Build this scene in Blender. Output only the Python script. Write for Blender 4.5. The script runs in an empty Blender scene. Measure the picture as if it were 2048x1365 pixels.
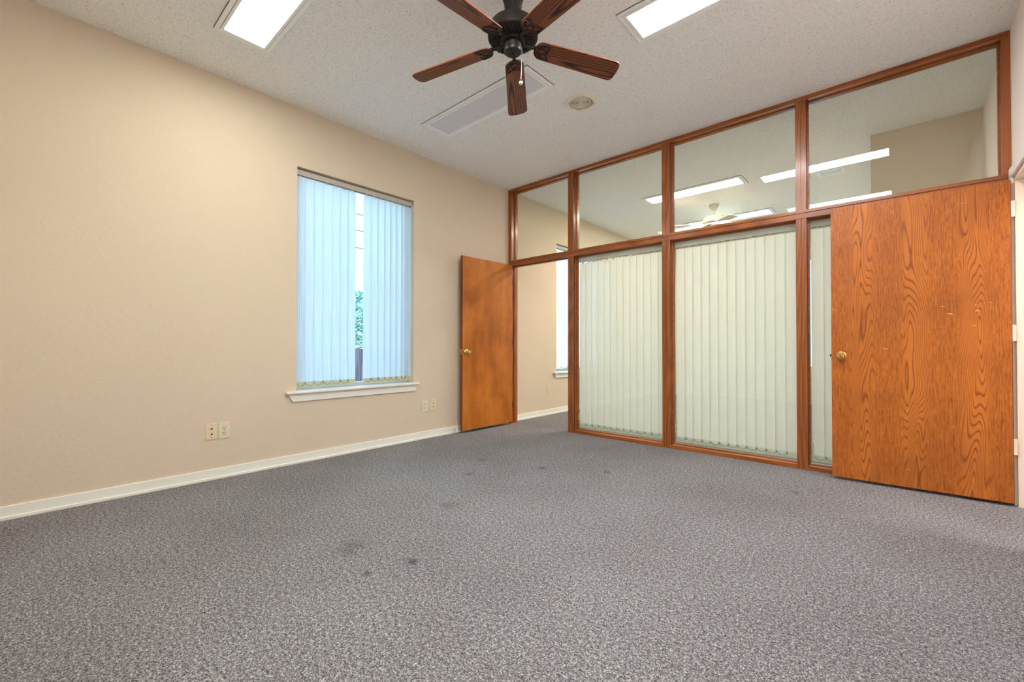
import bpy, bmesh, math, random
from mathutils import Vector, Matrix
random.seed(7)
SC = bpy.context.scene
COL = SC.collection
PI = math.pi

# ------------------------------------------------------------------ camera
YAW, PITCH, ROLL = 0.729108, 0.011577, 0.001049
CAM = Vector((3.83608, -4.22129, 1.0))
fw = Vector((-math.sin(YAW)*math.cos(PITCH), math.cos(YAW)*math.cos(PITCH), math.sin(PITCH)))
rt = Vector((math.cos(YAW), math.sin(YAW), 0)); up = rt.cross(fw)
c_, s_ = math.cos(ROLL), math.sin(ROLL)
rt, up = c_*rt + s_*up, -s_*rt + c_*up
cd = bpy.data.cameras.new('camera'); cam = bpy.data.objects.new('camera', cd); COL.objects.link(cam)
cd.sensor_fit = 'HORIZONTAL'; cd.sensor_width = 36.0; cd.lens = 870.993/2048*36.0
cd.clip_start = 0.02; cd.clip_end = 300
m = Matrix((rt, up, -fw)).transposed().to_4x4(); m.translation = CAM
cam.matrix_world = m
SC.camera = cam

# ------------------------------------------------------------------ world, sun, exposure
SC.view_settings.view_transform = 'Standard'; SC.view_settings.look = 'None'
SC.view_settings.gamma = 1.0; SC.view_settings.use_curve_mapping = False
SC.view_settings.exposure = 1.53
SC.cycles.diffuse_bounces = 8; SC.cycles.max_bounces = 16; SC.cycles.transparent_max_bounces = 16
w = bpy.data.worlds.new('sky'); SC.world = w; w.use_nodes = True
bg = w.node_tree.nodes['Background']
bg.inputs['Color'].default_value = (0.40, 0.73, 1.0, 1); bg.inputs['Strength'].default_value = 1.22
sd = bpy.data.lights.new('sun', 'SUN'); sun = bpy.data.objects.new('sun', sd); COL.objects.link(sun)
sd.energy = 2.6; sd.angle = 0.02; sd.color = (1.0, 0.95, 0.88)
sun.rotation_euler = (0, math.radians(38), math.radians(12))      # from over the roof, never into the windows
LAMP = 19.0                                                       # emission of a lit fluorescent lens

# ------------------------------------------------------------------ materials
def srgb(r, g, b):
    f = lambda v: (v/255/12.92) if v/255 <= 0.04045 else ((v/255+0.055)/1.055)**2.4
    return (f(r), f(g), f(b), 1.0)
class NT:
    def __init__(s, name):
        s.m = bpy.data.materials.new(name); s.m.use_nodes = True
        s.t = s.m.node_tree; s.t.nodes.clear()
        s.out = s.n('ShaderNodeOutputMaterial')
    def n(s, typ, **kw):
        x = s.t.nodes.new(typ)
        for k, v in kw.items():
            setattr(x, k, v)
        return x
    def l(s, a, b): s.t.links.new(a, b)
    def coord(s, scale=(1, 1, 1), loc=(0, 0, 0), rot=(0, 0, 0), kind='Object'):
        tc = s.n('ShaderNodeTexCoord'); mp = s.n('ShaderNodeMapping')
        mp.inputs['Scale'].default_value = scale; mp.inputs['Location'].default_value = loc
        mp.inputs['Rotation'].default_value = rot
        s.l(tc.outputs[kind], mp.inputs[0]); return mp.outputs[0]
    def noise(s, vec, scale, detail=2, rough=0.5, dist=0.0):
        x = s.n('ShaderNodeTexNoise'); x.inputs['Scale'].default_value = scale
        x.inputs['Detail'].default_value = detail; x.inputs['Roughness'].default_value = rough
        x.inputs['Distortion'].default_value = dist
        s.l(vec, x.inputs['Vector']); return x.outputs['Fac']
    def math(s, op, a, b=None, c=None, clamp=False):
        x = s.n('ShaderNodeMath', operation=op, use_clamp=clamp)
        for i, v in enumerate((a, b, c)):
            if v is None: continue
            if isinstance(v, (int, float)): x.inputs[i].default_value = v
            else: s.l(v, x.inputs[i])
        return x.outputs[0]
    def ramp(s, fac, stops, interp='LINEAR'):
        x = s.n('ShaderNodeValToRGB'); x.color_ramp.interpolation = interp
        e = x.color_ramp.elements
        while len(e) < len(stops): e.new(0.5)
        for i, (p, c) in enumerate(stops):
            e[i].position = p; e[i].color = c if len(c) == 4 else (*c, 1)
        s.l(fac, x.inputs[0]); return x.outputs[0]
    def mix(s, fac, a, b, mode='MIX'):
        x = s.n('ShaderNodeMix', data_type='RGBA', blend_type=mode)
        for i, v in ((0, fac), (6, a), (7, b)):
            if isinstance(v, (int, float, tuple)): x.inputs[i].default_value = v
            else: s.l(v, x.inputs[i])
        return x.outputs[2]
    def bump(s, h, strength, dist=0.01):
        x = s.n('ShaderNodeBump'); x.inputs['Strength'].default_value = strength
        x.inputs['Distance'].default_value = dist; s.l(h, x.inputs['Height']); return x.outputs[0]
    def bsdf(s, color, rough=0.5, metal=0.0, spec=0.5, normal=None, coat=0.0, coat_rough=0.1, emit=None, estr=0.0):
        b = s.n('ShaderNodeBsdfPrincipled')
        for k, v in (('Base Color', color), ('Roughness', rough)):
            if isinstance(v, (int, float, tuple)): b.inputs[k].default_value = v
            else: s.l(v, b.inputs[k])
        b.inputs['Metallic'].default_value = metal; b.inputs['Specular IOR Level'].default_value = spec
        b.inputs['Coat Weight'].default_value = coat; b.inputs['Coat Roughness'].default_value = coat_rough
        if emit: b.inputs['Emission Color'].default_value = emit; b.inputs['Emission Strength'].default_value = estr
        if normal: s.l(normal, b.inputs['Normal'])
        s.l(b.outputs[0], s.out.inputs[0]); return s.m

def plain(name, col, rough=0.5, metal=0.0, spec=0.5, coat=0.0, var=0.06):
    """one colour with a faint uneven tone"""
    t = NT(name); v = t.coord()
    f = t.noise(v, 9, 3)
    c = t.mix(t.math('MULTIPLY', f, var*2), col, tuple(x*0.8 for x in col[:3])+(1,))
    return t.bsdf(c, rough, metal, spec, coat=coat)

def m_wall(name, col, peel=0.12, streak=False):
    t = NT(name); v = t.coord()
    big = t.noise(v, 1.3, 3)
    c = t.mix(t.math('MULTIPLY', big, 0.22), col, tuple(x*0.86 for x in col[:3])+(1,))
    scuff = t.ramp(t.noise(t.coord((1, 1, 1.6)), 4.2, 6, 0.62), [(0.70, (0, 0, 0)), (0.80, (1, 1, 1))])
    c = t.mix(t.math('MULTIPLY', scuff, 0.10), c, srgb(120, 100, 80))
    h = t.math('ADD', t.noise(t.coord((1, 0.45, 1)), 95, 3), t.math('MULTIPLY', t.noise(v, 28, 2), 0.8))
    return t.bsdf(c, 0.72, spec=0.25, normal=t.bump(h, peel, 0.01))

def m_ceiling():
    t = NT('ceiling_popcorn'); v = t.coord()
    d = t.noise(v, 62, 2, 0.6)
    d2 = t.noise(v, 150, 2, 0.6)
    s = t.math('ADD', t.math('MULTIPLY', d, 0.55), t.math('MULTIPLY', d2, 0.45))
    c = t.ramp(s, [(0.30, srgb(160, 162, 162)), (0.41, srgb(234, 236, 237)), (0.52, srgb(243, 246, 248)), (0.70, srgb(246, 249, 251))])
    c = t.mix(t.math('MULTIPLY', t.noise(v, 0.8, 3), 0.10), c, srgb(212, 212, 210))
    return t.bsdf(c, 0.9, spec=0.1, normal=t.bump(s, 0.55, 0.012))

def m_carpet():
    t = NT('carpet_loop'); v = t.coord()
    a = t.noise(t.coord((1, 1, 0.1)), 150, 3, 0.75)
    b = t.noise(t.coord((1, 1, 0.1), loc=(3, 5, 0)), 320, 2, 0.6)
    d = t.noise(t.coord((1, 1, 0.1), loc=(7, 2, 0)), 62, 3, 0.8)
    s = t.math('ADD', t.math('ADD', t.math('MULTIPLY', a, 0.44), t.math('MULTIPLY', b, 0.30)), t.math('MULTIPLY', d, 0.26))
    c = t.ramp(s, [(0.40, srgb(32, 32, 36)), (0.465, srgb(96, 96, 100)), (0.525, srgb(142, 142, 146)), (0.60, srgb(220, 220, 223))])
    tone = t.ramp(t.noise(v, 1.1, 4, 0.6), [(0.35, srgb(236, 234, 234)), (0.62, (1, 1, 1))])
    c = t.mix(1.0, c, tone, 'MULTIPLY')
    spot = t.ramp(t.noise(t.coord((1, 1, 1), loc=(1.7, .4, 0)), 6.5, 5, 0.62), [(0.70, (0, 0, 0)), (0.76, (1, 1, 1))])
    c = t.mix(t.math('MULTIPLY', spot, 0.38), c, srgb(60, 56, 58))
    # trodden-in stains, each with its own ragged outline
    wob = t.noise(v, 14, 4, 0.6)
    for sx, sy, sr, sk in [(2.133, -3.008, 0.045, 0.75), (2.079, -3.207, 0.03, 0.6), (1.803, -3.143, 0.1, 0.35), (1.64, -1.387, 0.05, 0.7), (1.313, -1.888, 0.05, 0.55), (2.087, -1.137, 0.05, 0.45), (1.085, -1.529, 0.06, 0.3), (1.724, -2.437, 0.09, 0.3), (3.287, -0.694, 0.05, 0.4)]:
        sp = t.n('ShaderNodeVectorMath', operation='DISTANCE'); t.l(v, sp.inputs[0]); sp.inputs[1].default_value = (sx, sy, 0)
        dd = t.math('DIVIDE', sp.outputs['Value'], sr)
        dd = t.math('ADD', dd, t.math('MULTIPLY', t.math('SUBTRACT', wob, 0.5), 3.0))
        mk = t.ramp(dd, [(0.25, (1, 1, 1)), (1.0, (0, 0, 0))])
        c = t.mix(t.math('MULTIPLY', mk, sk), c, srgb(58, 55, 58))
    hue = t.noise(v, 60, 2)
    c = t.mix(t.math('MULTIPLY', hue, 0.10), c, srgb(160, 152, 146), 'MIX')
    return t.bsdf(c, 0.95, spec=0.05, normal=t.bump(s, 0.6, 0.012))

def m_wood(name, axis, dark, light, rings=22, scale=3.2, rough=0.33, coat=0.3, stretch=0.07, blotch=0.3, rw=0.55, stops=(0.22, 0.62)):
    t = NT(name)
    st = [1.0, 1.0, 1.0]; st[axis] = stretch
    v = t.coord(tuple(st))
    n = t.noise(v, scale, 1.5, 0.4, 0.15)
    ring = t.math('FRACT', t.math('MULTIPLY', n, rings))
    ring = t.math('PINGPONG', t.math('MULTIPLY', ring, 2.0), 1.0)
    st2 = [1.0, 1.0, 1.0]; st2[axis] = 0.03
    pore = t.noise(t.coord(tuple(st2)), 210, 3, 0.7)
    f = t.math('ADD', t.math('MULTIPLY', ring, rw), t.math('MULTIPLY', pore, 0.5))
    c = t.ramp(f, [(stops[0], dark), (stops[1], light)])
    bl = t.noise(t.coord(tuple(0.35 if i == axis else 1.0 for i in range(3))), 4, 4, 0.6)
    c = t.mix(t.math('MULTIPLY', bl, blotch), c, tuple(x*0.45 for x in dark[:3])+(1,))
    return t.bsdf(c, rough, spec=0.5, normal=t.bump(f, 0.06, 0.004), coat=coat, coat_rough=0.16)

def m_door_oak():
    """orange oak veneer, three cathedral-figured strips, pale scratches"""
    t = NT('door_oak_veneer')
    sep = t.n('ShaderNodeSeparateXYZ'); tc = t.n('ShaderNodeTexCoord'); t.l(tc.outputs['Object'], sep.inputs[0])
    x = sep.outputs[0]
    n = t.noise(t.coord((1.0, 0.1, 0.10)), 5.0, 2.0, 0.5, 0.2)
    ring = t.math('FRACT', t.math('MULTIPLY', n, 54))
    ring = t.math('PINGPONG', t.math('MULTIPLY', ring, 2.0), 1.0)
    ring = t.ramp(ring, [(0.0, (0, 0, 0)), (0.45, (1, 1, 1))])
    # strips of figure every 0.30 m
    ph = t.math('FRACT', t.math('ADD', t.math('MULTIPLY', x, 1/0.285), 0.87))
    strip = t.math('PINGPONG', t.math('MULTIPLY', ph, 2.0), 1.0)
    strip = t.ramp(strip, [(0.36, (0, 0, 0)), (0.74, (1, 1, 1))])
    pore = t.noise(t.coord((1.0, 0.2, 0.035)), 190, 3, 0.7)
    fleck = t.noise(t.coord((1.0, 0.2, 0.20)), 120, 3, 0.7)
    base = t.ramp(t.math('ADD', t.math('MULTIPLY', pore, 0.6), t.math('MULTIPLY', fleck, 0.4)),
                  [(0.36, srgb(122, 60, 14)), (0.50, srgb(182, 101, 31)), (0.64, srgb(206, 123, 46))])
    fig = t.mix(ring, srgb(122, 60, 14), srgb(206, 120, 44))
    c = t.mix(t.math('MULTIPLY', strip, 0.85), base, fig)
    blot = t.ramp(t.noise(t.coord((1.0, 1, 0.6)), 3.4, 5, 0.65), [(0.42, (0, 0, 0)), (0.66, (1, 1, 1))])
    c = t.mix(t.math('MULTIPLY', blot, 0.30), c, srgb(112, 56, 16))
    low = t.math('MULTIPLY', t.noise(t.coord((1, 1, 0.5)), 24, 4, 0.7), 0.2)
    c = t.mix(low, c, srgb(122, 66, 24))
    # pale scratches and chips (sparse, short)
    sc = t.noise(t.coord((1.0, 1.0, 3.4), rot=(0, 0.35, 0)), 17, 2, 0.5)
    sm = t.noise(t.coord((1, 1, 1), loc=(9, 1, 4)), 3.1, 2)
    scr = t.math('MULTIPLY', t.ramp(sc, [(0.70, (0, 0, 0)), (0.72, (1, 1, 1))]), t.ramp(sm, [(0.5, (0, 0, 0)), (0.6, (1, 1, 1))]))
    c = t.mix(t.math('MULTIPLY', scr, 0.75), c, srgb(226, 176, 120))
    return t.bsdf(c, 0.42, spec=0.4, coat=0.08, coat_rough=0.3)

def m_door_birch():
    t = NT('door_birch_veneer')
    bl = t.noise(t.coord((1.0, 2.4, 0.35)), 4.0, 4, 0.55)
    c = t.ramp(bl, [(0.30, srgb(150, 82, 20)), (0.5, srgb(190, 110, 32)), (0.68, srgb(208, 128, 48))])
    cloud = t.ramp(t.noise(t.coord((1, 1, 0.8), loc=(2, 2, 2)), 5.5, 3, 0.5), [(0.45, (0, 0, 0)), (0.7, (1, 1, 1))])
    c = t.mix(t.math('MULTIPLY', cloud, 0.35), c, srgb(136, 76, 24))
    fine = t.noise(t.coord((1.0, 1.0, 0.03)), 160, 2, 0.6)
    c = t.mix(t.math('MULTIPLY', fine, 0.12), c, srgb(120, 62, 20))
    return t.bsdf(c, 0.42, spec=0.3, coat=0.08, coat_rough=0.22)

def m_glass(name, tint):
    t = NT(name)
    fr = t.n('ShaderNodeFresnel'); ge = t.n('ShaderNodeNewGeometry')
    # same index on both faces of the thin pane (no trapped reflection inside it)
    t.l(t.math('ADD', t.math('MULTIPLY', ge.outputs['Backfacing'], 1/1.5-1.5), 1.5), fr.inputs[0])
    tr = t.n('ShaderNodeBsdfTransparent'); tr.inputs[0].default_value = tint
    gl = t.n('ShaderNodeBsdfGlossy'); gl.inputs['Roughness'].default_value = 0.0
    mx = t.n('ShaderNodeMixShader'); t.l(fr.outputs[0], mx.inputs[0]); t.l(tr.outputs[0], mx.inputs[1]); t.l(gl.outputs[0], mx.inputs[2])
    t.l(mx.outputs[0], t.out.inputs[0]); return t.m

def m_vane(name, col, trans, tfac, stripe=0.25):
    """woven blind fabric: fine vertical ribs, lets part of the light through"""
    t = NT(name)
    s = t.noise(t.coord((1.0, 0.02, 0.004)), 330, 2, 0.7)
    k = t.ramp(s, [(0.35, (1-stripe, 1-stripe, 1-stripe)), (0.62, (1, 1, 1))])
    c1 = t.mix(1.0, col, k, 'MULTIPLY'); c2 = t.mix(1.0, trans, k, 'MULTIPLY')
    d = t.n('ShaderNodeBsdfDiffuse'); tr = t.n('ShaderNodeBsdfTranslucent'); mx = t.n('ShaderNodeMixShader')
    t.l(c1, d.inputs[0]); t.l(c2, tr.inputs[0]); mx.inputs[0].default_value = tfac
    t.l(d.outputs[0], mx.inputs[1]); t.l(tr.outputs[0], mx.inputs[2]); t.l(mx.outputs[0], t.out.inputs[0]); return t.m

def m_lens(name, col, strength):
    t = NT(name)
    f = t.noise(t.coord(), 260, 2)
    c = t.mix(t.math('MULTIPLY', f, 0.2), srgb(218, 222, 234), srgb(206, 211, 224))
    return t.bsdf(c, 0.35, emit=col, estr=strength)

def m_leaf(name, a, b):
    t = NT(name)
    c = t.ramp(t.noise(t.coord(), 5, 3), [(0.35, a), (0.65, b)])
    return t.bsdf(c, 0.6, spec=0.2)

M = {}
M['wall'] = m_wall('wall_beige', srgb(217, 203, 183))
M['wall_pale'] = m_wall('wall_pale_pink', srgb(240, 231, 225))
M['ceiling'] = m_ceiling()
M['carpet'] = m_carpet()
M['white_trim'] = plain('trim_white', srgb(238, 239, 233), 0.4)
M['cream'] = plain('cream_plastic', srgb(226, 212, 180), 0.4)
M['ivory'] = plain('ivory_plastic', srgb(222, 216, 190), 0.4)
M['jamb'] = plain('jamb_paint', srgb(238, 222, 204), 0.45)
M['casing'] = plain('casing_paint', srgb(226, 226, 228), 0.4)
M['frame_z'] = m_wood('frame_wood_upright', 2, srgb(116, 58, 18), srgb(172, 96, 40), rw=0.32, stops=(0.12, 0.56), blotch=0.22)
M['frame_x'] = m_wood('frame_wood_level', 0, srgb(116, 58, 18), srgb(172, 96, 40), rw=0.32, stops=(0.12, 0.56), blotch=0.22)
M['sill_wood'] = m_wood('sill_wood_worn', 0, srgb(150, 104, 66), srgb(206, 160, 122), rough=0.5, coat=0.1, blotch=0.15)
M['door_oak'] = m_door_oak()
M['door_birch'] = m_door_birch()
M['door_edge'] = m_wood('door_edge_wood', 2, srgb(70, 32, 10), srgb(120, 62, 26))
M['brass'] = plain('brass', srgb(226, 190, 120), 0.22, 1.0)
M['dark_brass'] = plain('brass_keyway', srgb(70, 52, 24), 0.5, 0.6)
M['steel'] = plain('steel', srgb(200, 198, 192), 0.3, 1.0)
M['black'] = plain('black_slot', srgb(28, 26, 25), 0.6)
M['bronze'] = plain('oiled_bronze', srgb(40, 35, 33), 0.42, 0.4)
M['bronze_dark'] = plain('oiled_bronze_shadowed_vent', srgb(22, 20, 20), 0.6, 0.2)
M['blade'] = m_wood('blade_dark_oak', 0, srgb(20, 8, 4), srgb(128, 66, 36), rings=22, scale=5.5, rough=0.45, coat=0.08, stretch=0.16, blotch=0.1, rw=1.0, stops=(0.36, 0.80))
M['blade_edge'] = plain('blade_edge', srgb(150, 72, 48), 0.45)
M['white_fan'] = plain('white_enamel', srgb(206, 202, 192), 0.4)
M['fixture'] = plain('fixture_enamel', srgb(244, 248, 252), 0.4)
M['lens_off'] = m_lens('lens_unlit', (0, 0, 0, 1), 0.0)
M['lens_warm'] = m_lens('lens_lit_yellowish', (1.0, 1.0, 0.85, 1), LAMP*0.47)
M['lens_white'] = m_lens('lens_lit_white', (1.0, 0.985, 0.965, 1), LAMP)
M['lens_orange'] = m_lens('lens_lit_orange', (1.0, 0.80, 0.58, 1), LAMP*1.3)
M['lens_green'] = m_lens('lens_lit_greenish', (0.92, 1.0, 0.90, 1), LAMP*1.7)
M['glass'] = m_glass('glass_clear', (0.95, 0.975, 0.96, 1))
M['winglass'] = m_glass('glass_window', (0.97, 0.98, 1.0, 1))
M['vane_window'] = m_vane('vane_white_ribbed', srgb(232, 236, 238), (0.78, 0.93, 1.0, 1), 0.5, 0.28)
M['vane_part'] = m_vane('vane_pale_green_ribbed', srgb(240, 242, 238), srgb(242, 244, 238), 0.45, 0.05)
M['pocket'] = m_vane('vane_hem_cream', srgb(206, 206, 178), srgb(206, 206, 170), 0.25, 0.05)
M['pocket_g'] = m_vane('vane_hem_green', srgb(226, 234, 224), srgb(226, 234, 224), 0.45, 0.05)
M['alu'] = plain('aluminium_frame', srgb(210, 214, 220), 0.35, 0.6)
M['headrail_shaded'] = plain('headrail_recess_shade', srgb(186, 180, 172), 0.45)  # white headrail darkened: shade of the window recess put into its colour
M['headrail'] = plain('headrail_enamel', srgb(236, 236, 232), 0.4)
M['chain'] = plain('bead_chain_grey', srgb(120, 116, 100), 0.5)
M['grille'] = plain('grille_cream', srgb(238, 234, 218), 0.5)
M['ground'] = plain('ground_concrete', srgb(190, 188, 178), 0.9, var=0.3)
M['fence'] = m_wood('fence_dark_boards', 2, srgb(50, 46, 60), srgb(96, 90, 108), rough=0.8, coat=0)
M['leaf'] = m_leaf('leaf_green', srgb(70, 124, 112), srgb(166, 206, 190))
M['leaf_pale'] = m_leaf('leaf_pale', srgb(130, 172, 160), srgb(228, 240, 232))
M['bark'] = plain('bark', srgb(90, 76, 64), 0.9, var=0.4)
M['wire'] = plain('wire_black', srgb(60, 62, 70), 0.7)
M['siding'] = plain('siding_white', srgb(225, 226, 226), 0.8)

# ------------------------------------------------------------------ geometry helpers
def box(bm, x0, x1, y0, y1, z0, z1, bev=0.0):
    vs = [bm.verts.new((x, y, z)) for x in (x0, x1) for y in (y0, y1) for z in (z0, z1)]
    F = [bm.faces.new([vs[i] for i in q]) for q in ((0, 1, 3, 2), (4, 6, 7, 5), (0, 4, 5, 1), (2, 3, 7, 6), (0, 2, 6, 4), (1, 5, 7, 3))]
    if bev:
        es = list({e for f in F for e in f.edges})
        bmesh.ops.bevel(bm, geom=es, offset=bev, segments=2, affect='EDGES', profile=0.5)
def lathe(bm, prof, seg=32, cx=0, cy=0):
    rings = []
    for r, z in prof:
        if r < 1e-5: rings.append([bm.verts.new((cx, cy, z))])
        else: rings.append([bm.verts.new((cx+r*math.cos(2*PI*i/seg), cy+r*math.sin(2*PI*i/seg), z)) for i in range(seg)])
    for a, b in zip(rings, rings[1:]):
        for i in range(seg):
            j = (i+1) % seg
            if len(a) == 1 and len(b) == 1: continue
            if len(a) == 1: bm.faces.new((a[0], b[i], b[j]))
            elif len(b) == 1: bm.faces.new((a[i], b[0], a[j]))
            else: bm.faces.new((a[i], b[i], b[j], a[j]))
def tube(bm, pts, r, seg=6, closed=False):
    pts = [Vector(p) for p in pts]; n = len(pts); rings = []
    for i, p in enumerate(pts):
        a = pts[(i-1) % n] if (i or closed) else p; b = pts[(i+1) % n] if (i < n-1 or closed) else p
        d = (b-a).normalized()
        ref = Vector((0, 0, 1)) if abs(d.z) < 0.9 else Vector((1, 0, 0))
        u = d.cross(ref).normalized(); v = d.cross(u)
        rings.append([bm.verts.new(p+r*(math.cos(2*PI*k/seg)*u+math.sin(2*PI*k/seg)*v)) for k in range(seg)])
    for i in range(n if closed else n-1):
        A, B = rings[i], rings[(i+1) % n]
        for k in range(seg):
            bm.faces.new((A[k], A[(k+1) % seg], B[(k+1) % seg], B[k]))
    if not closed:
        bm.faces.new(rings[0]); bm.faces.new(rings[-1][::-1])
def prism(bm, outline, z0, z1):
    a = [bm.verts.new((x, y, z0)) for x, y in outline]; b = [bm.verts.new((x, y, z1)) for x, y in outline]
    bm.faces.new(a[::-1]); bm.faces.new(b)
    for i in range(len(a)):
        j = (i+1) % len(a); bm.faces.new((a[i], a[j], b[j], b[i]))
def ring(bm, x0, x1, z0, z1, y0, y1, wd):
    """picture-frame in the xz plane"""
    box(bm, x0, x1, y0, y1, z0, z0+wd); box(bm, x0, x1, y0, y1, z1-wd, z1)
    box(bm, x0, x0+wd, y0, y1, z0+wd, z1-wd); box(bm, x1-wd, x1, y0, y1, z0+wd, z1-wd)
def obj(name, bm, mat, parent=None, loc=None, rot=None, smooth=False, bev=None):
    bmesh.ops.recalc_face_normals(bm, faces=bm.faces)
    me = bpy.data.meshes.new(name); bm.to_mesh(me); bm.free()
    if isinstance(mat, str): mat = M[mat]
    me.materials.append(mat)
    if smooth:
        for p in me.polygons: p.use_smooth = True
        try: me.set_sharp_from_angle(angle=math.radians(38))
        except Exception: pass
    o = bpy.data.objects.new(name, me); COL.objects.link(o)
    if parent: o.parent = parent
    if loc: o.location = loc
    if rot: o.rotation_euler = rot
    if bev:
        md = o.modifiers.new('bevel', 'BEVEL'); md.width = bev; md.segments = 2; md.limit_method = 'ANGLE'
    return o
def bx(name, mat, parent, *a, **k):
    bm = bmesh.new(); box(bm, *a, bev=k.pop('bv', 0.0)); return obj(name, bm, mat, parent, **k)
def tag(o, label, cat, group=None, kind=None):
    o['label'] = label; o['category'] = cat
    if group: o['group'] = group
    if kind: o['kind'] = kind
    return o
def empty(name, loc=(0, 0, 0), rz=0):
    o = bpy.data.objects.new(name, None); COL.objects.link(o); o.location = loc; o.rotation_euler = (0, 0, rz)
    o.empty_display_size = 0.1; return o
def dup(o, parent, loc=None, rot=None):
    c = o.copy(); COL.objects.link(c); c.parent = parent
    if loc is not None: c.location = loc
    if rot is not None: c.rotation_euler = rot
    for ch in list(o.children): dup(ch, c)
    return c
def struct(name, mat, boxes, label, cat, **k):
    bm = bmesh.new()
    for b in boxes: box(bm, *b)
    return tag(obj(name, bm, mat, **k), label, cat, kind='structure')

# ------------------------------------------------------------------ room shell
H = 3.0462
RX = 4.375                 # right wall
YB = -4.92                 # wall behind the camera
YF = 4.75                  # far wall of the room beyond
WT = 0.14
floor = struct('floor', 'carpet', [(-WT, 5.95, YB-WT, YF+WT, -0.06, 0)], 'grey speckled loop carpet running through both rooms', 'floor')
ceiling = struct('ceiling', 'ceiling', [(-WT, 5.95, YB-WT, YF+WT, H, H+0.12)], 'off-white popcorn textured ceiling', 'ceiling')
WZ0, WZ1 = 0.612, 2.538
W1 = (-2.681, -1.483); W2 = (1.070, 2.270)
struct('wall_left', 'wall', [(-WT, 0, YB-WT, W1[0], 0, H), (-WT, 0, W1[0], W1[1], 0, WZ0), (-WT, 0, W1[0], W1[1], WZ1, H),
       (-WT, 0, W1[1], W2[0], 0, H), (-WT, 0, W2[0], W2[1], 0, WZ0), (-WT, 0, W2[0], W2[1], WZ1, H), (-WT, 0, W2[1], YF+WT, 0, H)],
       'beige painted wall with the window and outlets', 'wall')
DY0, DY1, DZ = -0.990, -0.075, 2.060      # doorway in the right wall
RT = 0.125
struct('wall_right', 'wall_pale', [(RX, RX+RT, YB-WT, DY0, 0, H), (RX, RX+RT, DY0, DY1, DZ, H), (RX, RX+RT, DY1, 1.36, 0, H)],
       'pale pinkish wall holding the cased doorway of the large oak door', 'wall')
struct('wall_back', 'wall', [(0, RX, YB-WT, YB, 0, H)], 'beige wall opposite the glazed partition', 'wall')
struct('wall_far', 'wall', [(-WT, 2.2, YF, YF+WT, 0, H), (2.2, 3.1, YF, YF+WT, 0, WZ0), (2.2, 3.1, YF, YF+WT, WZ1, H), (3.1, 3.75, YF, YF+WT, 0, H)],
       'end wall of the room beyond the partition', 'wall')
struct('wall_alcove', 'wall', [(3.63, RX, 1.222, 1.36, 0, H), (3.63, 3.75, 1.36, YF, 0, H)], 'grey-beige wall jutting out behind the large oak door transom', 'wall')
struct('wall_hall', 'wall_pale', [(5.75, 5.87, -2.4, 0.9, 0, H), (RX+RT, 5.75, 0.8, 0.9, 0, H), (RX+RT, 5.75, -2.4, -2.3, 0, H)],
       'pale walls of the hall outside the oak door', 'wall')

# baseboards with a shoe moulding
def baseboard(name, y0, y1, label):
    e = empty(name, (0, y0, 0)); L = y1-y0
    bx('board', 'white_trim', e, 0, 0.012, 0, L, 0, 0.080, bev=0.003)
    bx('shoe_moulding', 'white_trim', e, 0.012, 0.022, 0, L, 0, 0.022, bev=0.004)
    return tag(e, label, 'baseboard', kind='structure')
baseboard('baseboard_left', YB, 0.0, 'cream baseboard along the beige wall under the window')
baseboard('baseboard_left', 0.12, YF, 'cream baseboard seen through the open doorway')

# ------------------------------------------------------------------ glazed wooden partition
pt = tag(empty('wall_partition'), 'varnished wood and glass partition with high transoms', 'partition', kind='structure')
PD = 0.120
RZ0, RZ1 = 2.043, 2.115
TZ = 3.012
posts = [(0.0, 0.055), (0.941, 1.018), (2.066, 2.149), (3.198, 3.270), (4.335, RX)]
for i, (a, b) in enumerate(posts):
    bm = bmesh.new(); mid = (a+b)/2
    if b-a > 0.06:
        box(bm, a, mid-0.0012, 0, 0.02, 0, H); box(bm, mid+0.0012, b, 0.0015, 0.02, 0, H); box(bm, a, b, 0.008, PD, 0, H)
    else: box(bm, a, b, 0, PD, 0, H)
    obj('post', bm, 'frame_z', pt)
bm = bmesh.new(); box(bm, 0.03, RX-0.01, -0.003, PD, RZ0, RZ0+0.043); obj('transom_rail', bm, 'frame_x', pt, bev=0.002)
bm = bmesh.new(); box(bm, 0.03, RX-0.01, -0.003, PD, RZ0+0.046, RZ1); box(bm, 0.03, RX-0.01, 0.004, PD, RZ0+0.04, RZ0+0.05)
obj('transom_rail', bm, 'frame_x', pt, bev=0.002)
bx('head_rail', 'frame_x', pt, 0.03, RX-0.01, -0.003, PD, TZ, H-0.0005, bev=0.002)
GY = 0.070
bays = list(zip(posts, posts[1:]))
for i, ((_, a), (b, _)) in enumerate(bays):
    for (z0, z1) in ([(RZ1, TZ)] if i == 0 else [(RZ1, TZ), (0.033, RZ0)]):
        bm = bmesh.new(); ring(bm, a, b, z0, z1, GY-0.016, GY-0.004, 0.011); obj('glazing_bead', bm, 'frame_x', pt)
        bm = bmesh.new(); ring(bm, a, b, z0, z1, GY+0.004, GY+0.016, 0.011); obj('glazing_bead', bm, 'frame_x', pt)
        bx('glass_pane', 'glass', pt, a+0.002, b-0.002, GY-0.003, GY+0.003, z0+0.002, z1-0.002)
    if i:
        s = bx('sill_rail', 'frame_x', pt, a-0.001, b+0.001, -0.002, 0.010, 0, 0.033)
        bx('sill_board', 'sill_wood', pt, a-0.001, b+0.001, 0.010, PD+0.03, 0, 0.032)
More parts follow.
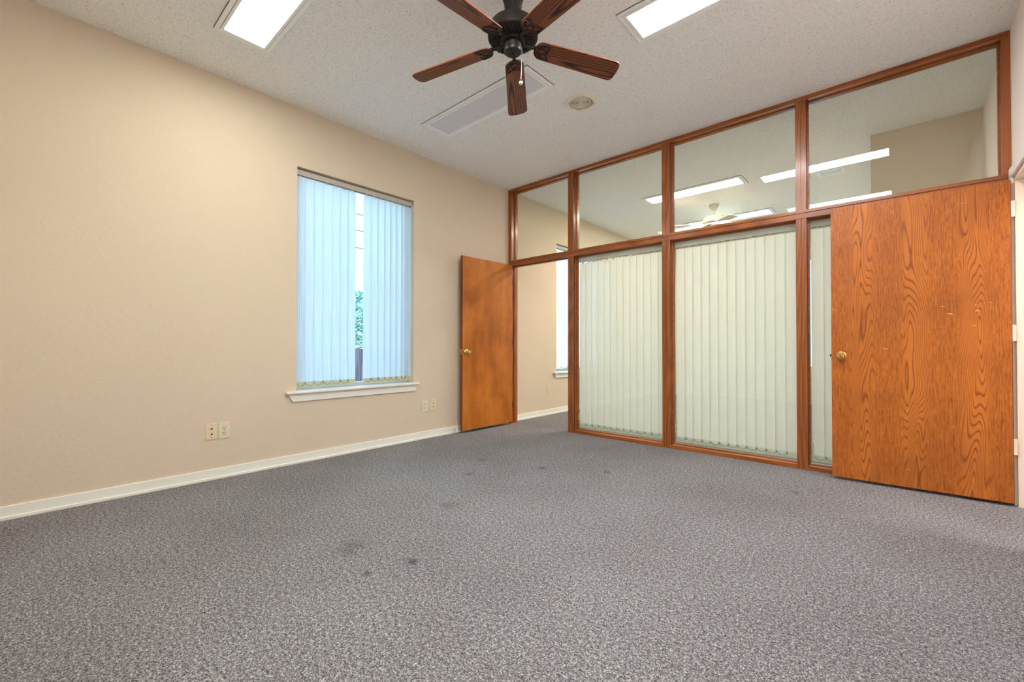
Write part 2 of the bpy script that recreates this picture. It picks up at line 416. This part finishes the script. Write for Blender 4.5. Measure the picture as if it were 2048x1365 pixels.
# doorway stops and strike plate
bm = bmesh.new(); box(bm, 0.055, 0.067, 0.045, 0.085, 0, RZ0); box(bm, 0.929, 0.941, 0.045, 0.085, 0, RZ0); box(bm, 0.055, 0.941, 0.045, 0.085, RZ0-0.012, RZ0)
obj('door_stop_strip', bm, 'frame_z', pt)
bx('strike_plate', 'dark_brass', pt, 0.9385, 0.9415, 0.004, 0.034, 0.905, 0.965)

# ------------------------------------------------------------------ doors
def knob_set(parent, loc, axis, keyed):
    """knob on a round rosette; axis = direction it sticks out (local)"""
    z = Vector((0, 0, 1)); q = z.rotation_difference(Vector(axis)).to_euler()
    bm = bmesh.new(); lathe(bm, [(0, 0), (0.033, 0), (0.033, 0.004), (0.028, 0.009), (0.014, 0.012), (0.0115, 0.020), (0.0115, 0.030),
        (0.019, 0.034), (0.0255, 0.042), (0.0275, 0.050), (0.0265, 0.057), (0.021, 0.063), (0.012, 0.0645), (0, 0.0645)], 28)
    k = obj('knob', bm, 'brass', parent, loc=loc, rot=q, smooth=True)
    if keyed:
        bm = bmesh.new(); lathe(bm, [(0.0125, 0.0640), (0.0125, 0.0668), (0.0100, 0.0668), (0.0100, 0.0640)], 20); obj('key_ring', bm, 'dark_brass', k)
        bm = bmesh.new(); box(bm, -0.0015, 0.0015, -0.006, 0.006, 0.0646, 0.0662); obj('keyhole', bm, 'dark_brass', k)
    return k
DT = 0.035
# large oak door, swung fully open in front of the partition; hinge line at the right wall
hx, hy = 4.356, -0.111; ex, ey = 3.4415, -0.138
L = math.hypot(hx-ex, hy-ey); ang = math.atan2(hy-ey, hx-ex)
d2 = tag(empty('door_2', (ex, ey, 0), ang), 'large scuffed orange oak door standing open in front of the glass partition', 'door', kind='structure')
bx('slab', 'door_oak', d2, 0, L-0.002, 0, DT, 0.021, 2.046, bev=0.0015)
bx('edge_band', 'door_edge', d2, L-0.002, L, 0.001, DT-0.001, 0.021, 2.046)
knob_set(d2, (0.0585, 0, 0.930), (0, -1, 0), True)
bx('latch_bolt', 'dark_brass', d2, -0.010, 0.001, 0.011, 0.025, 0.922, 0.940)
bx('latch_plate', 'brass', d2, -0.0015, 0.0005, 0.006, 0.030, 0.902, 0.960)
for zc in (1.865, 1.085, 0.375):
    h = bx('hinge', 'jamb', d2, L-0.001, L+0.0165, 0.002, 0.006, zc-0.050, zc+0.050)
    bm = bmesh.new(); lathe(bm, [(0, -0.052), (0.006, -0.052), (0.006, 0.052), (0, 0.052)], 12, L+0.009, DT+0.006); obj('hinge_knuckle', bm, 'jamb', h, loc=(0, 0, zc), smooth=True)
# smaller birch door, swung back against the beige wall
hx, hy = 0.115, -0.050; ex, ey = 0.100, -0.889
L = math.hypot(hx-ex, hy-ey); ang = math.atan2(ey-hy, ex-hx)      # local +x runs from hinge to free edge
d1 = tag(empty('door_1', (hx, hy, 0), ang), 'smooth brown birch door swung back against the beige wall', 'door', kind='structure')
# local +y points to the room (+x world side)
bx('slab', 'door_birch', d1, 0, L-0.003, -DT, 0, 0.030, 2.040, bev=0.0015)
bx('edge_band', 'door_edge', d1, L-0.003, L, -DT+0.001, -0.001, 0.030, 2.040)
knob_set(d1, (L-0.060, 0, 0.932), (0, 1, 0), False)
knob_set(d1, (L-0.060, -DT, 0.932), (0, -1, 0), False)
bx('latch_plate', 'brass', d1, L-0.0005, L+0.0015, -0.030, -0.006, 0.902, 0.962)
bx('latch_bolt', 'brass', d1, L, L+0.010, -0.024, -0.012, 0.922, 0.942)
for zc in (1.83, 1.05, 0.25):
    h = bx('hinge', 'dark_brass', d1, -0.030, 0.0, -0.022, -0.018, zc-0.045, zc+0.045)

# ------------------------------------------------------------------ cased doorway in the right wall
t1 = tag(empty('trim_1', (RX, DY1, 0)), 'white casing and jamb of the doorway beside the large oak door', 'trim', kind='structure')
W_ = DY1-DY0
bx('jamb_post', 'jamb', t1, 0.0, RT, -0.018, 0.0, 0, DZ-0.018)
bx('jamb_post', 'jamb', t1, 0.0, RT, -W_, -W_+0.018, 0, DZ-0.018)
bx('jamb_head', 'jamb', t1, 0.0, RT, -W_, 0.0, DZ-0.018, DZ)
bx('jamb_stop', 'jamb', t1, 0.048, 0.085, -0.030, -0.018, 0, DZ-0.018)
bx('jamb_stop', 'jamb', t1, 0.048, 0.085, -W_+0.018, -W_+0.030, 0, DZ-0.018)
bx('casing_head', 'casing', t1, -0.016, 0.0, -W_-0.06, 0.060, DZ+0.010, DZ+0.075, bev=0.004)
bx('casing_leg', 'jamb', t1, -0.016, 0.0, -0.002, 0.060, 0, DZ+0.010, bev=0.004)
bx('casing_leg', 'jamb', t1, -0.016, 0.0, -W_-0.060, -W_+0.006, 0, DZ+0.010, bev=0.004)

# ------------------------------------------------------------------ windows
def window(name, loc, rz, wd, label, stool=True):
    """local x along the wall, local y towards the room, z up; origin on the wall face at floor level"""
    e = tag(empty(name, loc, rz), label, 'window', kind='structure')
    bm = bmesh.new(); ring(bm, 0, wd, WZ0, WZ1, -0.135, -0.095, 0.040); obj('window_frame', bm, 'alu', e, bev=0.002)
    bx('glass_pane', 'winglass', e, 0.038, wd-0.038, -0.118, -0.112, WZ0+0.038, WZ1-0.038)
    if stool:
        bx('window_sill', 'white_trim', e, -0.047, wd+0.088, 0.0, 0.044, WZ0-0.018, WZ0+0.002, bev=0.005)
        bx('sill_board', 'white_trim', e, 0.001, wd-0.001, -0.095, 0.0, WZ0-0.004, WZ0+0.002)
        bm = bmesh.new()
        prism(bm, [(-0.016, -0.085), (wd+0.030, -0.085), (wd+0.072, -0.018), (-0.040, -0.018)], 0, 0.016)
        for v in bm.verts: v.co = Vector((v.co.x, v.co.z, WZ0+v.co.y))
        obj('apron', bm, 'white_trim', e, bev=0.002)
    return e
# left-wall windows: local x = +y world, local y = -x ... so use a mirrored frame: rotate +90 deg gives local x -> +y, local y -> -x; flip by building from the far end
def wloc(y1): return (0, y1, 0)
window('window_1', wloc(W1[1]), -PI/2, W1[1]-W1[0], 'tall window in the beige wall behind the blue-lit blind')
window('window_2', wloc(W2[1]), -PI/2, W2[1]-W2[0], 'bright window of the next room seen past the open doorway')
window('window_3', (3.1, YF, 0), PI, 0.9, 'window in the end wall of the room beyond', stool=False)

# ------------------------------------------------------------------ vertical blinds
VW = 0.089
def vane_mesh(h, mat, pocket):
    bm = bmesh.new(); n = 6; rows = [0, -h]
    g = [[bm.verts.new((VW*(i/n-0.5), 0.004*(1-(2*i/n-1)**2), z)) for i in range(n+1)] for z in rows]
    for i in range(n): bm.faces.new((g[0][i], g[0][i+1], g[1][i+1], g[1][i]))
    v = obj('vane', bm, mat, smooth=True)
    bm = bmesh.new(); g = [[bm.verts.new((VW*0.985*(i/n-0.5), 0.002+0.004*(1-(2*i/n-1)**2), z)) for i in range(n+1)] for z in (-h+0.052, -h-0.0005)]
    for i in range(n): bm.faces.new((g[0][i], g[0][i+1], g[1][i+1], g[1][i]))
    obj('hem_pocket', bm, pocket, v, smooth=True)
    bm = bmesh.new(); box(bm, -0.012, 0.012, 0.0, 0.003, -0.004, 0.014); box(bm, -0.003, 0.003, 0.0, 0.004, 0.012, 0.016); obj('hanger', bm, 'ivory', v)
    return v
def blind(loc, rz, wd, z0, z1, spots, mat, pocket, label, group, cord_at=None, rail_h=0.056, rail_mat='headrail'):
    """spots: list of (x along rail, swing in degrees). local y = room side"""
    e = tag(empty('vertical_blind', (loc[0], loc[1], z0), rz), label, 'blind', group)
    top = z1-z0
    bx('headrail', rail_mat, e, 0.004, wd-0.004, -0.022, 0.022, top-rail_h, top, bev=0.003)
    bx('rail_slot', 'black', e, 0.012, wd-0.012, -0.006, 0.006, top-rail_h-0.0015, top-rail_h+0.002)
    h = top-rail_h-0.014-0.012
    proto = None; pts = []
    for i, (x, sw) in enumerate(spots):
        lo = (x, 0, 0.012+h); ro = (0, 0, math.radians(sw))
        if proto is None:
            proto = vane_mesh(h, M[mat], M[pocket]); proto.parent = e; proto.location = lo; proto.rotation_euler = ro
        else: dup(proto, e, lo, ro)
        pts.append((x, sw))
    for (xa, sa), (xb, sb) in zip(pts, pts[1:]):
        if xb-xa > 0.12: continue
        for off in (0.030,):
            ca = Vector((xa+0.03, 0.0085, 0.054)); cb = Vector((xb+0.03, 0.0085, 0.054))
            q = [ca.lerp(cb, k/8)-Vector((0, 0, 0.026*math.sin(PI*k/8))) for k in range(9)]
            bm = bmesh.new(); tube(bm, q, 0.0014, 5); obj('bead_chain', bm, 'chain', e)
            bm = bmesh.new(); box(bm, xa+0.0285, xa+0.0315, 0.006, 0.010, 0.040, 0.066); obj('chain_clip', bm, 'chain', e)
    if cord_at is not None:
        bm = bmesh.new(); tube(bm, [(cord_at, 0.026, top-rail_h), (cord_at, 0.026, 0.17)], 0.0012, 5); obj('cord', bm, 'chain', e)
        bm = bmesh.new(); prism(bm, [(-0.015, -0.055), (0.015, -0.055), (0.015, 0.01), (0.010, 0.022), (0, 0.026), (-0.010, 0.022), (-0.015, 0.01)], -0.006, 0.006)
        for v in bm.verts: v.co = Vector((v.co.x+cord_at, v.co.z+0.026, v.co.y+0.15))
        obj('cord_weight', bm, 'ivory', e)
    return e
rnd = random.Random(3)
# window 1: rail runs along y; local +x -> -y (rz=-90), local +y -> +x (towards room)
wd = W1[1]-W1[0]
left_y = [-2.632, -2.556, -2.478, -2.398, -2.316, -2.236, -2.158]
right_y = [-1.998, -1.918, -1.842, -1.770, -1.702, -1.634, -1.570, -1.530]
ys = sorted(left_y+right_y, reverse=True)
blind((-0.052, W1[1], 0), -PI/2, wd, WZ0+0.010, WZ1-0.012, [(W1[1]-y, rnd.uniform(3, 11)) for y in ys], 'vane_window', 'pocket',
      'blue-lit vertical blind with a gap in the middle, hanging in the beige wall window', 'vertical blinds', rail_h=0.045, rail_mat='headrail_shaded')
blind((-0.052, W2[1], 0), -PI/2, W2[1]-W2[0], WZ0+0.010, WZ1-0.012, [(0.045+0.0792*i, 28+rnd.uniform(-4, 4)) for i in range(15)], 'vane_window', 'pocket',
      'white-lit vertical blind seen past the open doorway', 'vertical blinds', rail_h=0.045, rail_mat='headrail_shaded')
# three blinds behind the partition glass; local +y must face our room (-y world): rz = 180, local x -> -x world
def pblind(a, b, label, gap_l, gap_r, n):
    wd = b-a; x0, x1 = gap_r+VW/2, wd-gap_l-VW/2
    sp = [(x0+(x1-x0)*i/(n-1), rnd.uniform(3, 6)) for i in range(n)]
    blind((b, 0.118, 0), PI, wd, 0.042, RZ0-0.004, sp, 'vane_part', 'pocket_g', label, 'vertical blinds', cord_at=wd-0.012)
pblind(1.018, 2.066, 'pale green vertical blind behind the glass next to the open doorway', 0.010, 0.006, 13)
pblind(2.149, 3.198, 'pale green vertical blind behind the middle pane of the partition', 0.016, 0.016, 13)
pblind(3.270, 4.335, 'pale green vertical blind half hidden behind the large oak door', 0.014, 0.006, 13)

# ------------------------------------------------------------------ ceiling lights
def ceiling_light(x0, y0, lens, label):
    e = tag(empty('ceiling_light', (x0, y0, H)), label, 'light', 'recessed ceiling lights')
    LX, LY = 1.262, 0.328
    def fr(bm, a, z0, z1, wdt):
        box(bm, a, LX-a, a, a+wdt, z0, z1); box(bm, a, LX-a, LY-a-wdt, LY-a, z0, z1)
        box(bm, a, a+wdt, a+wdt, LY-a-wdt, z0, z1); box(bm, LX-a-wdt, LX-a, a+wdt, LY-a-wdt, z0, z1)
    bx('shadow_outline_plate', 'black', e, -0.0025, LX+0.0025, -0.0025, LY+0.0025, -0.003, -0.0003)  # dark plate added so shadow lines show around and between the frames
    bm = bmesh.new(); fr(bm, 0, -0.010, -0.0005, 0.0255); obj('trim_frame', bm, 'fixture', e, bev=0.002)
    bm = bmesh.new(); fr(bm, 0.0285, -0.0125, -0.0005, 0.018); obj('lens_frame', bm, 'fixture', e, bev=0.002)
    bx('lens', lens, e, 0.045, LX-0.045, 0.045, LY-0.045, -0.008, -0.0035)
    return e
ceiling_light(0.560, -3.432, 'lens_warm', 'lit ceiling light near the beige wall, farther from the partition than the fan')
ceiling_light(0.560, -1.805, 'lens_off', 'unlit grey ceiling light between the fan and the partition')
ceiling_light(2.540, -1.805, 'lens_white', 'lit ceiling light beside the round ceiling grille')
ceiling_light(2.540, -3.432, 'lens_white', 'lit ceiling light by the pale wall, reflected in the transom glass')
ceiling_light(1.165, 1.455, 'lens_orange', 'lit warm ceiling light seen through the transom, nearer the partition')
ceiling_light(1.165, 3.085, 'lens_green', 'lit greenish ceiling light behind the white fan in the next room')
ceiling_light(4.48+0.05, -1.10, 'lens_white', 'lit ceiling light in the hall outside the oak door')

# ------------------------------------------------------------------ round ceiling grille
g = tag(empty('ceiling_grille', (1.852, -1.135, H)), 'round cream speaker grille on the ceiling between the lights', 'grille')
bm = bmesh.new(); lathe(bm, [(0.098, -0.010), (0.112, -0.012), (0.130, -0.006), (0.133, -0.0005), (0.098, -0.0005)], 48); obj('rim', bm, 'grille', g, smooth=True)
bm = bmesh.new(); lathe(bm, [(0, -0.004), (0.100, -0.004), (0.100, -0.0005), (0, -0.0005)], 40); obj('back_disc', bm, plain('grille_slot', srgb(84, 76, 60), 0.7), g)
r = 0.008
bm = bmesh.new(); lathe(bm, [(0, -0.009), (0.007, -0.009), (0.007, -0.003), (0, -0.003)], 20); obj('hub', bm, 'grille', g)
for i in range(8):
    r0 = 0.0115+i*0.0110
    bm = bmesh.new(); lathe(bm, [(r0, -0.003), (r0+0.0005, -0.0065), (r0+0.0055, -0.0065), (r0+0.006, -0.003)], 44); obj('ring', bm, 'grille', g)
for k in range(4):
    a = k*PI/2+0.75; bm = bmesh.new(); lathe(bm, [(0, -0.0135), (0.0035, -0.013), (0.0035, -0.009), (0, -0.009)], 10, 0.106*math.cos(a), 0.106*math.sin(a)); obj('screw', bm, 'dark_brass', g)

# ------------------------------------------------------------------ ceiling vent of the next room
v = tag(empty('ceiling_vent', (3.235, 2.05, H)), 'small grey ceiling vent seen through the transom glass', 'vent')
bm = bmesh.new(); box(bm, -0.13, 0.13, -0.10, -0.075, -0.008, -0.0005); box(bm, -0.13, 0.13, 0.075, 0.10, -0.008, -0.0005); box(bm, -0.13, -0.105, -0.075, 0.075, -0.008, -0.0005); box(bm, 0.105, 0.13, -0.075, 0.075, -0.008, -0.0005)
obj('frame', bm, 'fixture', v)
bx('duct', 'black', v, -0.105, 0.105, -0.075, 0.075, -0.002, -0.0005)
for i in range(7):
    yy = -0.063+i*0.021; bx('slat', 'fixture', v, -0.105, 0.105, yy-0.006, yy+0.006, -0.008, -0.0045, rot=None)

# ------------------------------------------------------------------ ceiling fans
def blade_outline(r0, r1, w0, w1):
    pts = []
    for k in range(9):                                     # rounded root
        a = PI/2+PI*k/8; pts.append((r0+0.040+0.040*math.cos(a), w0/2*math.sin(a)))
    rc = 0.030
    for k in range(5):
        a = -PI/2+PI/2*k/4; pts.append((r1-rc-0.004+rc*math.cos(a), -w1/2+rc+rc*math.sin(a)))
    pts.append((r1, 0))
    for k in range(5):
        a = PI/2*k/4; pts.append((r1-rc-0.004+rc*math.cos(a), w1/2-rc+rc*math.sin(a)))
    return pts
def ceiling_fan(cx, cy, z_rim, th0, mats, label, drop, R=0.648, r_m=0.142, chain=True):
    """z_rim: height of the widest rim of the motor; drop: rod length between canopy and motor"""
    body, vent, blade, edge = mats
    e = tag(empty('ceiling_fan', (cx, cy, z_rim)), label, 'fan', 'ceiling fans')
    zc = H-z_rim; k_ = r_m/0.142
    mt = 0.085
    if drop < 0.02:
        bm = bmesh.new(); lathe(bm, [(0, zc-0.0005), (0.072, zc-0.0005), (0.072, zc-0.03), (0.066, zc-0.06), (0.050, zc-0.11), (0.044, mt+0.03), (0.044, mt-0.004), (0, mt-0.004)], 32)
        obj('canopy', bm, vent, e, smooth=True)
    else:
        ct = mt+drop
        bm = bmesh.new(); lathe(bm, [(0, zc-0.0005), (0.068, zc-0.0005), (0.066, zc-0.02), (0.036, ct+0.01), (0.030, ct), (0, ct)], 32); obj('canopy', bm, body, e, smooth=True)
        bm = bmesh.new(); lathe(bm, [(0, ct+0.01), (0.013, ct+0.01), (0.013, mt-0.01), (0, mt-0.01)], 16); obj('downrod', bm, body, e, smooth=True)
    bm = bmesh.new(); lathe(bm, [(0, mt), (0.05, mt), (0.10*k_, mt-0.003), (0.128*k_, mt-0.016), (0.137*k_, 0.048), (r_m, 0.012), (r_m, 0.0), (0.136*k_, -0.006)], 48)
    obj('motor_housing', bm, body, e, smooth=True)
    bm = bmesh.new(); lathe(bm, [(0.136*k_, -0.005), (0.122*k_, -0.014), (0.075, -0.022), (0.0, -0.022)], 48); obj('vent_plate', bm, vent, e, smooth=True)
    n = 40
    for i in range(n):
        a = 2*PI*i/n; bm = bmesh.new()
        tube(bm, [(0.134*k_, 0, -0.009), (0.121*k_, 0, -0.0165), (0.078, 0, -0.0255)], 0.0036, 4)
        if i == 0: rb = obj('vent_rib', bm, body, e)
        else: bm.free(); dup(rb, e, None, (0, 0, a))
    bm = bmesh.new(); lathe(bm, [(0.0, -0.018), (0.072, -0.018), (0.074, -0.026), (0.066, -0.034), (0.0, -0.034)], 36); obj('flywheel', bm, body, e, smooth=True)
    bm = bmesh.new(); lathe(bm, [(0.050, -0.030), (0.050, -0.062), (0.048, -0.064), (0.048, -0.066), (0.050, -0.068), (0.048, -0.082), (0.040, -0.089), (0.0, -0.091)], 36); obj('switch_housing', bm, body, e, smooth=True)
    bm = bmesh.new(); lathe(bm, [(0, -0.091), (0.006, -0.091), (0.006, -0.095), (0, -0.097)], 12); obj('finial', bm, body, e)
    zb = -0.028
    for i in range(5):
        a = th0+2*PI*i/5
        iron = empty('blade_iron'); iron.parent = e; iron.rotation_euler = (0, 0, a)
        if i == 0:
            bm = bmesh.new()
            tube(bm, [(0.058, 0, zb), (0.085, 0, zb-0.004), (0.110, 0, zb-0.006), (0.142, 0, zb-0.004)], 0.0100, 8)
            COLO = obj('arm', bm, body, None, smooth=True); arm_me = COLO.data; bpy.data.objects.remove(COLO)
            bm = bmesh.new(); z = -0.0055; hw = 0.050
            U = [(0.222, hw-0.004, z), (0.195, hw-0.002, z), (0.170, hw-0.004, z)]+[(0.170-0.040*math.sin(PI*k/10), (hw-0.004)*math.cos(PI*k/10), z) for k in range(1, 10)]+[(0.170, -hw+0.004, z), (0.190, -hw+0.002, z), (0.205, -hw+0.004, z)]
            tube(bm, U, 0.0050, 6)
            S = [(0.222, hw-0.004, z), (0.208, 0.028, z), (0.200, 0.008, z), (0.206, -0.012, z), (0.212, -0.030, z), (0.205, -hw+0.004, z)]; tube(bm, S, 0.0042, 6)
            tube(bm, [(0.170+0.022*math.cos(2*PI*k/12), 0.020*math.sin(2*PI*k/12), z) for k in range(12)], 0.0036, 6, True)
            tube(bm, [(0.132, 0, z), (0.150, 0, z)], 0.007, 6)
            tube(bm, [(0.150, 0.008, z), (0.165, 0.032, z), (0.190, 0.040, z)], 0.0034, 6)
            tube(bm, [(0.150, -0.008, z), (0.165, -0.032, z), (0.188, -0.040, z)], 0.0034, 6)
            h = obj('holder', bm, body, None, smooth=True); hold_me = h.data; bpy.data.objects.remove(h)
            bm = bmesh.new(); prism(bm, blade_outline(0.130, R, 0.112, 0.136), -0.003, 0.0035)
            bm.faces.ensure_lookup_table()
            b = obj('blade', bm, blade, None); blade_me = b.data; bpy.data.objects.remove(b)
            blade_me.materials.append(M[edge])
            for p in blade_me.polygons:
                if abs(p.normal.z) < 0.5: p.material_index = 1
        for nm, me, par in (('arm', arm_me, 0), ('holder', hold_me, 1)):
            o = bpy.data.objects.new(nm, me); COL.objects.link(o); o.parent = iron
            if par: o.location = (0, 0, zb); o.rotation_euler = (math.radians(-12), math.radians(5.4), 0)
        me = blade_me
        o = bpy.data.objects.new('blade', me); COL.objects.link(o); o.parent = e; o.location = (0, 0, zb)
        o.rotation_mode = 'XYZ'
        o.matrix_basis = Matrix.Translation((0, 0, zb)) @ Matrix.Rotation(a, 4, 'Z') @ Matrix.Rotation(math.radians(5.4), 4, 'Y') @ Matrix.Rotation(math.radians(-12), 4, 'X')
    if chain:
        bm = bmesh.new(); q = (0.033, 0.029)
        tube(bm, [(0.020, 0.018, -0.050), (0.036, 0.033, -0.050), (0.039, 0.034, -0.056), (0.039, 0.034, -0.085), (q[0]+0.002, q[1], -0.240)], 0.0016, 6); pc = obj('pull_chain', bm, 'steel', e)
        bm = bmesh.new(); lathe(bm, [(0, -0.233), (0.004, -0.235), (0.0105, -0.245), (0.0115, -0.255), (0.009, -0.264), (0, -0.268)], 16, q[0]+0.002, q[1]); obj('chain_fob', bm, 'steel', pc, smooth=True)
    return e
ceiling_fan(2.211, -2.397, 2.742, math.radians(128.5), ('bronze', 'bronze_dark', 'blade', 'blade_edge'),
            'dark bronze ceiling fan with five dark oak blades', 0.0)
ceiling_fan(1.833, 2.403, 2.790, math.radians(20), ('white_fan', 'white_fan', 'white_fan', 'white_fan'),
            'white ceiling fan in the next room seen through the transom', 0.09, r_m=0.155, chain=False)

# ------------------------------------------------------------------ wall plates
def plate(y, z, kind, label, mat='ivory'):
    e = tag(empty('wall_outlet' if kind == 'duplex' else 'phone_jack', (0, y, z)), label, 'outlet' if kind == 'duplex' else 'jack', 'wall plates')
    bx('plate', mat, e, 0, 0.006, -0.037, 0.037, -0.060, 0.060, bev=0.002)
    if kind == 'duplex':
        for s in (-1, 1):
            bm = bmesh.new(); lathe(bm, [(0, 0.0055), (0.0165, 0.0055), (0.0165, 0.0085), (0.0155, 0.009), (0, 0.009)], 20)
            for v in bm.verts: v.co = Vector((v.co.z, v.co.x, max(-0.0135, min(0.0135, v.co.y))+s*0.0195))
            f = obj('receptacle', bm, mat, e)
            for yy, zz, a, b in ((-0.0065, 0.003, 0.0018, 0.0048), (0.0065, 0.003, 0.0018, 0.0042), (0, -0.008, 0.0028, 0.0026)):
                bx('slot', 'black', f, 0.0088, 0.0094, yy-a, yy+a, s*0.0195+zz-b, s*0.0195+zz+b)
        bm = bmesh.new(); box(bm, 0.0058, 0.0072, -0.003, 0.003, -0.003, 0.003); obj('screw', bm, 'steel', e)
    else:
        for s in (-1, 1):
            bm = bmesh.new(); lathe(bm, [(0, 0.0055), (0.011, 0.0055), (0.011, 0.0080), (0.008, 0.0085), (0, 0.0085)], 18)
            for v in bm.verts: v.co = Vector((v.co.z, v.co.x, v.co.y+s*0.020))
            f = obj('jack', bm, mat, e)
            bm = bmesh.new(); lathe(bm, [(0, 0.0083), (0.0062, 0.0083), (0.0062, 0.0092), (0, 0.0092)], 14)
            for v in bm.verts: v.co = Vector((v.co.z, v.co.x+0.003, v.co.y+s*0.020))
            obj('socket', bm, 'black', f)
            bm = bmesh.new(); lathe(bm, [(0, 0.0055), (0.0028, 0.0055), (0.0028, 0.0072), (0, 0.0072)], 10)
            for v in bm.verts: v.co = Vector((v.co.z, v.co.x, v.co.y+s*0.045))
            obj('screw', bm, 'dark_brass', e)
    return e
plate(-3.290, 0.361, 'jack', 'cream two-socket phone jack plate touching a wall outlet', 'cream')
plate(-3.206, 0.358, 'duplex', 'ivory wall outlet touching a phone jack plate')
plate(-1.346, 0.353, 'duplex', 'ivory wall outlet below the right end of the window sill')
plate(-1.231, 0.353, 'jack', 'narrow cream phone jack plate between an outlet and the birch door', 'cream')
plate(0.863, 0.362, 'duplex', 'wall outlet in the next room seen through the doorway')

# ------------------------------------------------------------------ floor door stop by the birch door
ds = tag(empty('door_stop', (0.022, -0.945, 0.045)), 'small metal door stop screwed to the baseboard beside the birch door', 'door stop')
bm = bmesh.new(); tube(bm, [(0, 0, 0), (0.040, 0, -0.004)], 0.005, 10); obj('rod', bm, 'steel', ds, smooth=True)
bm = bmesh.new(); tube(bm, [(0.040, 0, -0.004), (0.052, 0, -0.005)], 0.009, 12); obj('tip', bm, 'white_trim', ds, smooth=True)

# ------------------------------------------------------------------ outside the window
struct('ground', 'ground', [(-60, -WT-0.01, -30, 60, -0.35, -0.25)], 'pale concrete yard outside the window', 'ground')
bm = bmesh.new(); fence = tag(empty('fence', (-3.2, -4.0, -0.25)), 'dark low board fence outside the window', 'fence')
bm.free()
proto = None
for i in range(60):
    if proto is None: proto = bx('board', 'fence', fence, -0.012, 0.012, 0.0, 0.135, 0, 1.20)
    else: dup(proto, fence, (0, i*0.142, 0))
for z in (0.25, 0.95): bx('rail', 'fence', fence, -0.05, -0.012, 0, 60*0.142, z, z+0.08)
def leafy(name, loc, rx, rz, n, size, mat, label, cat, trunk_h, group=None, seed=1):
    rr = random.Random(seed); e = tag(empty(name, loc), label, cat, group)
    bm = bmesh.new(); tube(bm, [(0, 0, 0), (0.03*rx, 0.02, trunk_h*0.5), (0, 0, trunk_h)], 0.06*rx, 8); obj('trunk' if cat == 'tree' else 'stem', bm, 'bark', e, smooth=True)
    bm = bmesh.new()
    for _ in range(n):
        while True:
            p = Vector((rr.uniform(-1, 1), rr.uniform(-1, 1), rr.uniform(-1, 1)))
            if 0.3 < p.length < 1: break
        p = Vector((p.x*rx, p.y*rx, trunk_h+rz*0.6+p.z*rz))
        a = Vector((rr.uniform(-1, 1), rr.uniform(-1, 1), rr.uniform(-1, 1))).normalized(); b = a.orthogonal().normalized()
        s = size*rr.uniform(0.6, 1.3)
        bm.faces.new([bm.verts.new(p+q) for q in (a*s, b*s*0.45, -a*s, -b*s*0.45)])
    o = obj('foliage', bm, mat, e); o['kind'] = 'stuff'
    return e
leafy('tree', (-12.0, 4.6, -0.25), 1.7, 1.35, 1500, 0.16, 'leaf', 'leafy green tree beyond the fence outside the window', 'tree', 1.3, seed=4)
for i, yy in enumerate((-1.5, -0.35, 0.75, 1.9)):
    leafy('shrub', (-3.95, yy, -0.25), 0.55, 0.50, 900, 0.05, 'leaf_pale', 'pale flowering shrub growing behind the dark fence', 'shrub', 0.75, 'shrubs behind the fence', seed=10+i)
bm = bmesh.new(); box(bm, -18.0, -14, 4.0, 16, -0.25, 1.75)
nb = tag(empty('garage', (-16, 9, -0.25)), 'low white building beyond the shrubs outside the window', 'building'); bm.free()
bx('wall', 'siding', nb, -2, 2, -6, 6, 0, 1.95); bx('roof', 'siding', nb, -2.2, 2.2, -6.2, 6.2, 1.95, 2.08)
for z, dz, wh in ((5.55, 0.1, 'lowest'), (6.35, 0.15, 'middle'), (7.1, 0.2, 'topmost')):
    bm = bmesh.new(); tube(bm, [(-15, -14+28*k/12, z+dz*((k-6)/6)**2) for k in range(13)], 0.022, 5)
    tag(obj('power_line', bm, 'wire'), wh+' of the three black power lines crossing the sky outside', 'cable', 'overhead power lines')
